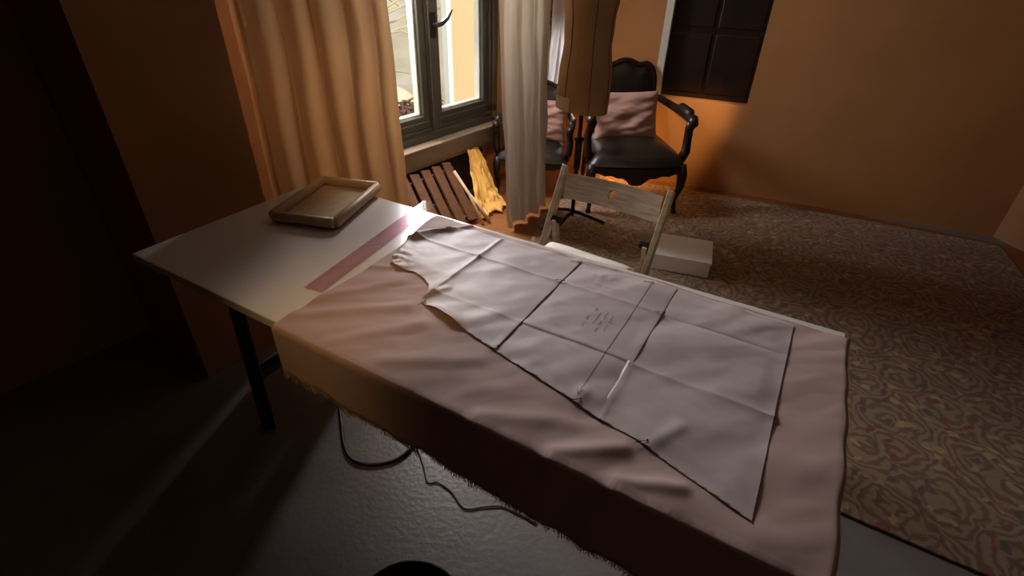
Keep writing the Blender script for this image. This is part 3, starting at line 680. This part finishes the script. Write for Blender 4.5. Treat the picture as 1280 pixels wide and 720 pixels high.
mb = MB()
def sm(pts, n=8):
    out = []; P = [Vc(p) for p in pts]; P = [P[0] * 2 - P[1]] + P + [P[-1] * 2 - P[-2]]
    for i in range(1, len(P) - 2):
        for k in range(n):
            t = k / n; a, b, c, d = P[i - 1:i + 3]; out.append(.5 * ((2 * b) + (c - a) * t + (2 * a - 5 * b + 4 * c - d) * t * t + (3 * b - a - 3 * c + d) * t ** 3))
    out.append(P[-2]); return out
mb.tube(sm([(-.78, 1.75, .008), (-.66, 1.42, .008), (-.585, 1.245, .008), (-.50, 1.20, .008), (-.40, 1.225, .008), (-.345, 1.31, .008), (-.33, 1.44, .008), (-.40, 1.62, .008)]), .0065, 8)
tag(mb.build('power_cable', M['blackplastic'], smooth=True, origin=(-.5, 1.2, .008)), 'black power cable curved in a loop on the grey floor under the table', 'cable')
mb = MB(); mb.tube(sm([(-.34, 1.29, .004), (-.30, 1.20, .004), (-.275, 1.135, .004), (-.24, 1.135, .004), (-.19, 1.10, .004), (-.14, 1.04, .004), (-.08, 1.045, .004), (-.02, 1.05, .004), (.03, 1.03, .004), (.10, .99, .004)]), .0026, 6)
tag(mb.build('loose_thread', M['thread'], smooth=True, origin=(-.15, 1.1, .004)), 'long loose brown thread trailing over the grey floor below the frayed hem', 'thread')
bn = thing('waste_bin', 'round black bin at the bottom of the view below the table edge', 'bin', (-.235, .61, 0))
mb = MB(); mb.lathe([(.001, .003), (.115, .003), (.12, .01), (.138, .20), (.132, .20), (.114, .014), (.001, .012)], seg=40, cap=False); mb.build('body', M['blackplastic'], bn, smooth=True)
mb = MB(); mb.tube([(.137 * cos(2 * pi * k / 48), .137 * sin(2 * pi * k / 48), .20) for k in range(49)], .006, 8); mb.build('rim', M['dark_metal'], bn, smooth=True)

# ------------------------------------------------------------------ outdoors
def grass_mat():
    m = mat('dry_hillside', (232, 224, 200), (206, 198, 158), rough=.95, scale=1.3, detail=9, contrast=.2, bump=.2, bscale=6); return m
mb = MB(); mb.grid(lambda a, b: W(-2.8 - 22 * b, -14 + 34 * a, -1.1 + .35 * 22 * b * (.35 + .65 * b) + .5 * nz(a * 14, b * 12, 3)), 90, 60)
struct(mb.build('ground', grass_mat(), smooth=True))
fac = mat('peach_render', (238, 178, 132), (228, 164, 116), rough=.85, scale=1.2, detail=6, contrast=.35)
hs = thing('neighbour_house', 'peach rendered house wall in sunlight seen through the right window casement', 'house', W(-5.6, 9.5, -1.5))
def Ho(s, t, z): return W(s, t, z) - hs.location
mb = MB(); mb.hexa([Ho(*q, zz) for zz in (-1.8, 5.5) for q in ((-5.6, 5.94), (-9.6, 10.6), (-9.6, 15), (-5.6, 15))]); mb.build('wall', fac, hs)
mb = MB(); mb.box(Ho, (-5.66, 5.86, -1.8), (-5.56, 5.95, 5.5)); mb.build('corner_strip', M['winlight'], hs)
mb = MB(); mb.hexa([Ho(-10.0, 10.4, 5.5), Ho(-5.3, 5.7, 5.5), Ho(-5.3, 15.3, 5.5), Ho(-10.0, 15.3, 5.5), Ho(-7.7, 8.5, 7), Ho(-7.5, 8.5, 7), Ho(-7.5, 15.3, 7), Ho(-7.7, 15.3, 7)]); mb.build('roof', M['slat'], hs)
br = mat('brush_twigs', (150, 112, 84), (108, 78, 62), rough=.9, scale=8)
mb = MB(); rnd = random.Random(3)
for i in range(420):
    t = rnd.uniform(4.4, 5.4); s = rnd.uniform(-5.7, -5.2); p = W(s, t, -.66 + rnd.uniform(0, .46)); d = Vc((rnd.gauss(0, 1), rnd.gauss(0, 1), rnd.gauss(0, .4))).normalized() * rnd.uniform(.06, .17)
    mb.tube([p - d, p + Z * .03, p + d], [.014, .017, .007], 5)
tag(mb.build('brush_pile', br, origin=W(-5.7, 5, -.8)), 'brown brush and twig pile on the ground outside the left window pane', 'brush pile', kind='stuff')
tr = thing('bare_tree', 'bare thin branched tree on the sunny slope outside the left window pane', 'tree', W(-6.5, 5.25, -.3))
bark = mat('pale_bark', (206, 196, 156), (186, 176, 136), rough=.9, scale=6)
mb = MB(); mb.tube([(0, 0, -.4), (.03, 0, 1.0), (-.05, .05, 3.2)], [.07, .06, .03], 8); mb.build('trunk', bark, tr, smooth=True)
mb = MB()
for i in range(46):
    z = rnd.uniform(.3, 3.0); a = rnd.uniform(0, 2 * pi); L = rnd.uniform(.5, 1.5); d = Vc((cos(a), sin(a), rnd.uniform(-.1, .5)))
    p0 = Vc((0, .02, z)); mb.tube([p0, p0 + d * L * .5 + Z * .05, p0 + d * L + Z * rnd.uniform(-.25, .2)], [.02, .013, .005], 5)
mb.build('branches', bark, tr)

# ------------------------------------------------------------------ light
def lamp(name, kind, loc, aim, energy, col, **kw):
    l = bpy.data.lights.new(name, kind); l.energy = energy; l.color = col
    for k, v in kw.items(): setattr(l, k, v)
    o = link(bpy.data.objects.new(name, l)); o.location = loc; d = Vc(aim) - Vc(loc); o.rotation_euler = d.to_track_quat('-Z', 'Y').to_euler(); return o
w = bpy.data.worlds.new('sky'); scene.world = w; w.use_nodes = True; nt = w.node_tree; bg = nt.nodes['Background']
bg.inputs[0].default_value = (.75, .85, 1, 1); bg.inputs[1].default_value = 1.6
sun = lamp('sun', 'SUN', (5, -5, 8), (5 - .55, -5 + .62, 8 - .62), 3.0, (1, .93, .82), angle=.02)
SUN_DIR = -(N * 1.0) + D * .25 - Z * .75
sun.rotation_euler = SUN_DIR.to_track_quat('-Z', 'Y').to_euler()
lamp('window_daylight', 'AREA', W(SW - .14, 2.40, 1.68), W(-.7, 1.3, .75), 105, (1.0, .955, .975), shape='RECTANGLE', size=.72, size_y=.72)
lamp('small_window_daylight', 'AREA', B(.30, .12, .80), B(.2, -2.5, .4), 1.2, (1, .95, .88), shape='RECTANGLE', size=.3, size_y=.5)
lamp('cloth_spot_behind_curtain', 'SPOT', W(-2.26, 3.42, .46), W(SW + .30, 2.72, .08), 150, (1, .62, .22), spot_size=.55, spot_blend=.35, shadow_soft_size=.02)  # added spot hidden behind the curtain, stands in for sun on the cloth
lamp('corner_glow', 'SPOT', Vc((1.75, 3.3, 1.35)), Vc((1.22, 4.07, .36)), 70, (1, .62, .22), spot_size=.6, spot_blend=.8, shadow_soft_size=.05)
lamp('under_chair_glow', 'POINT', B(.80, -.16, .2), Vc((0, 0, 0)), 5.0, (1, .45, .12), shadow_soft_size=.04)  # added point light for the orange glow on the floor
lamp('warm_lamp_left', 'SPOT', Vc((-.55, .55, 2.45)), W(-1.90, 1.50, .85), 46, (1, .58, .26), spot_size=.42, spot_blend=.9, shadow_soft_size=.12)
lamp('warm_cloth_fill', 'SPOT', Vc((-.95, .35, 2.3)), T(.76, -.92, .75), 32, (1, .60, .24), spot_size=.42, spot_blend=1.0, shadow_soft_size=.1)  # added spot that warms the left of the fabric, no lamp there
lamp('chair_fill', 'SPOT', Vc((.55, -.3, 2.4)), Vc((.60, 2.36, .55)), 40, (1, .88, .74), spot_size=.40, spot_blend=.9, shadow_soft_size=.1)  # added fill from the camera side to brighten the chair rail
lamp('warm_bounce_fill', 'AREA', Vc((.9, 2.7, 2.5)), Vc((.9, 3.0, 0)), 1.5, (1, .66, .38), shape='SQUARE', size=1.0)  # added area fill in place of warm bounce from the walls

# ------------------------------------------------------------------ camera
cam = bpy.data.cameras.new('camera'); co = link(bpy.data.objects.new('camera', cam)); cam.sensor_fit = 'HORIZONTAL'; cam.sensor_width = 36; cam.lens = FPX * 36 / 1280; cam.clip_start = .02
c, s = cos(PITCH), sin(PITCH); fw = Vc((0, c, -s)); upv = Vc((0, s, c)); rt = Vc((1, 0, 0)); X = rt * cos(ROLL) + upv * sin(ROLL); Y = -rt * sin(ROLL) + upv * cos(ROLL)
co.matrix_world = Matrix(((X.x, Y.x, -fw.x, 0), (X.y, Y.y, -fw.y, 0), (X.z, Y.z, -fw.z, CAM.z), (0, 0, 0, 1)))
scene.camera = co
scene.view_settings.view_transform = 'Standard'; scene.view_settings.look = 'None'
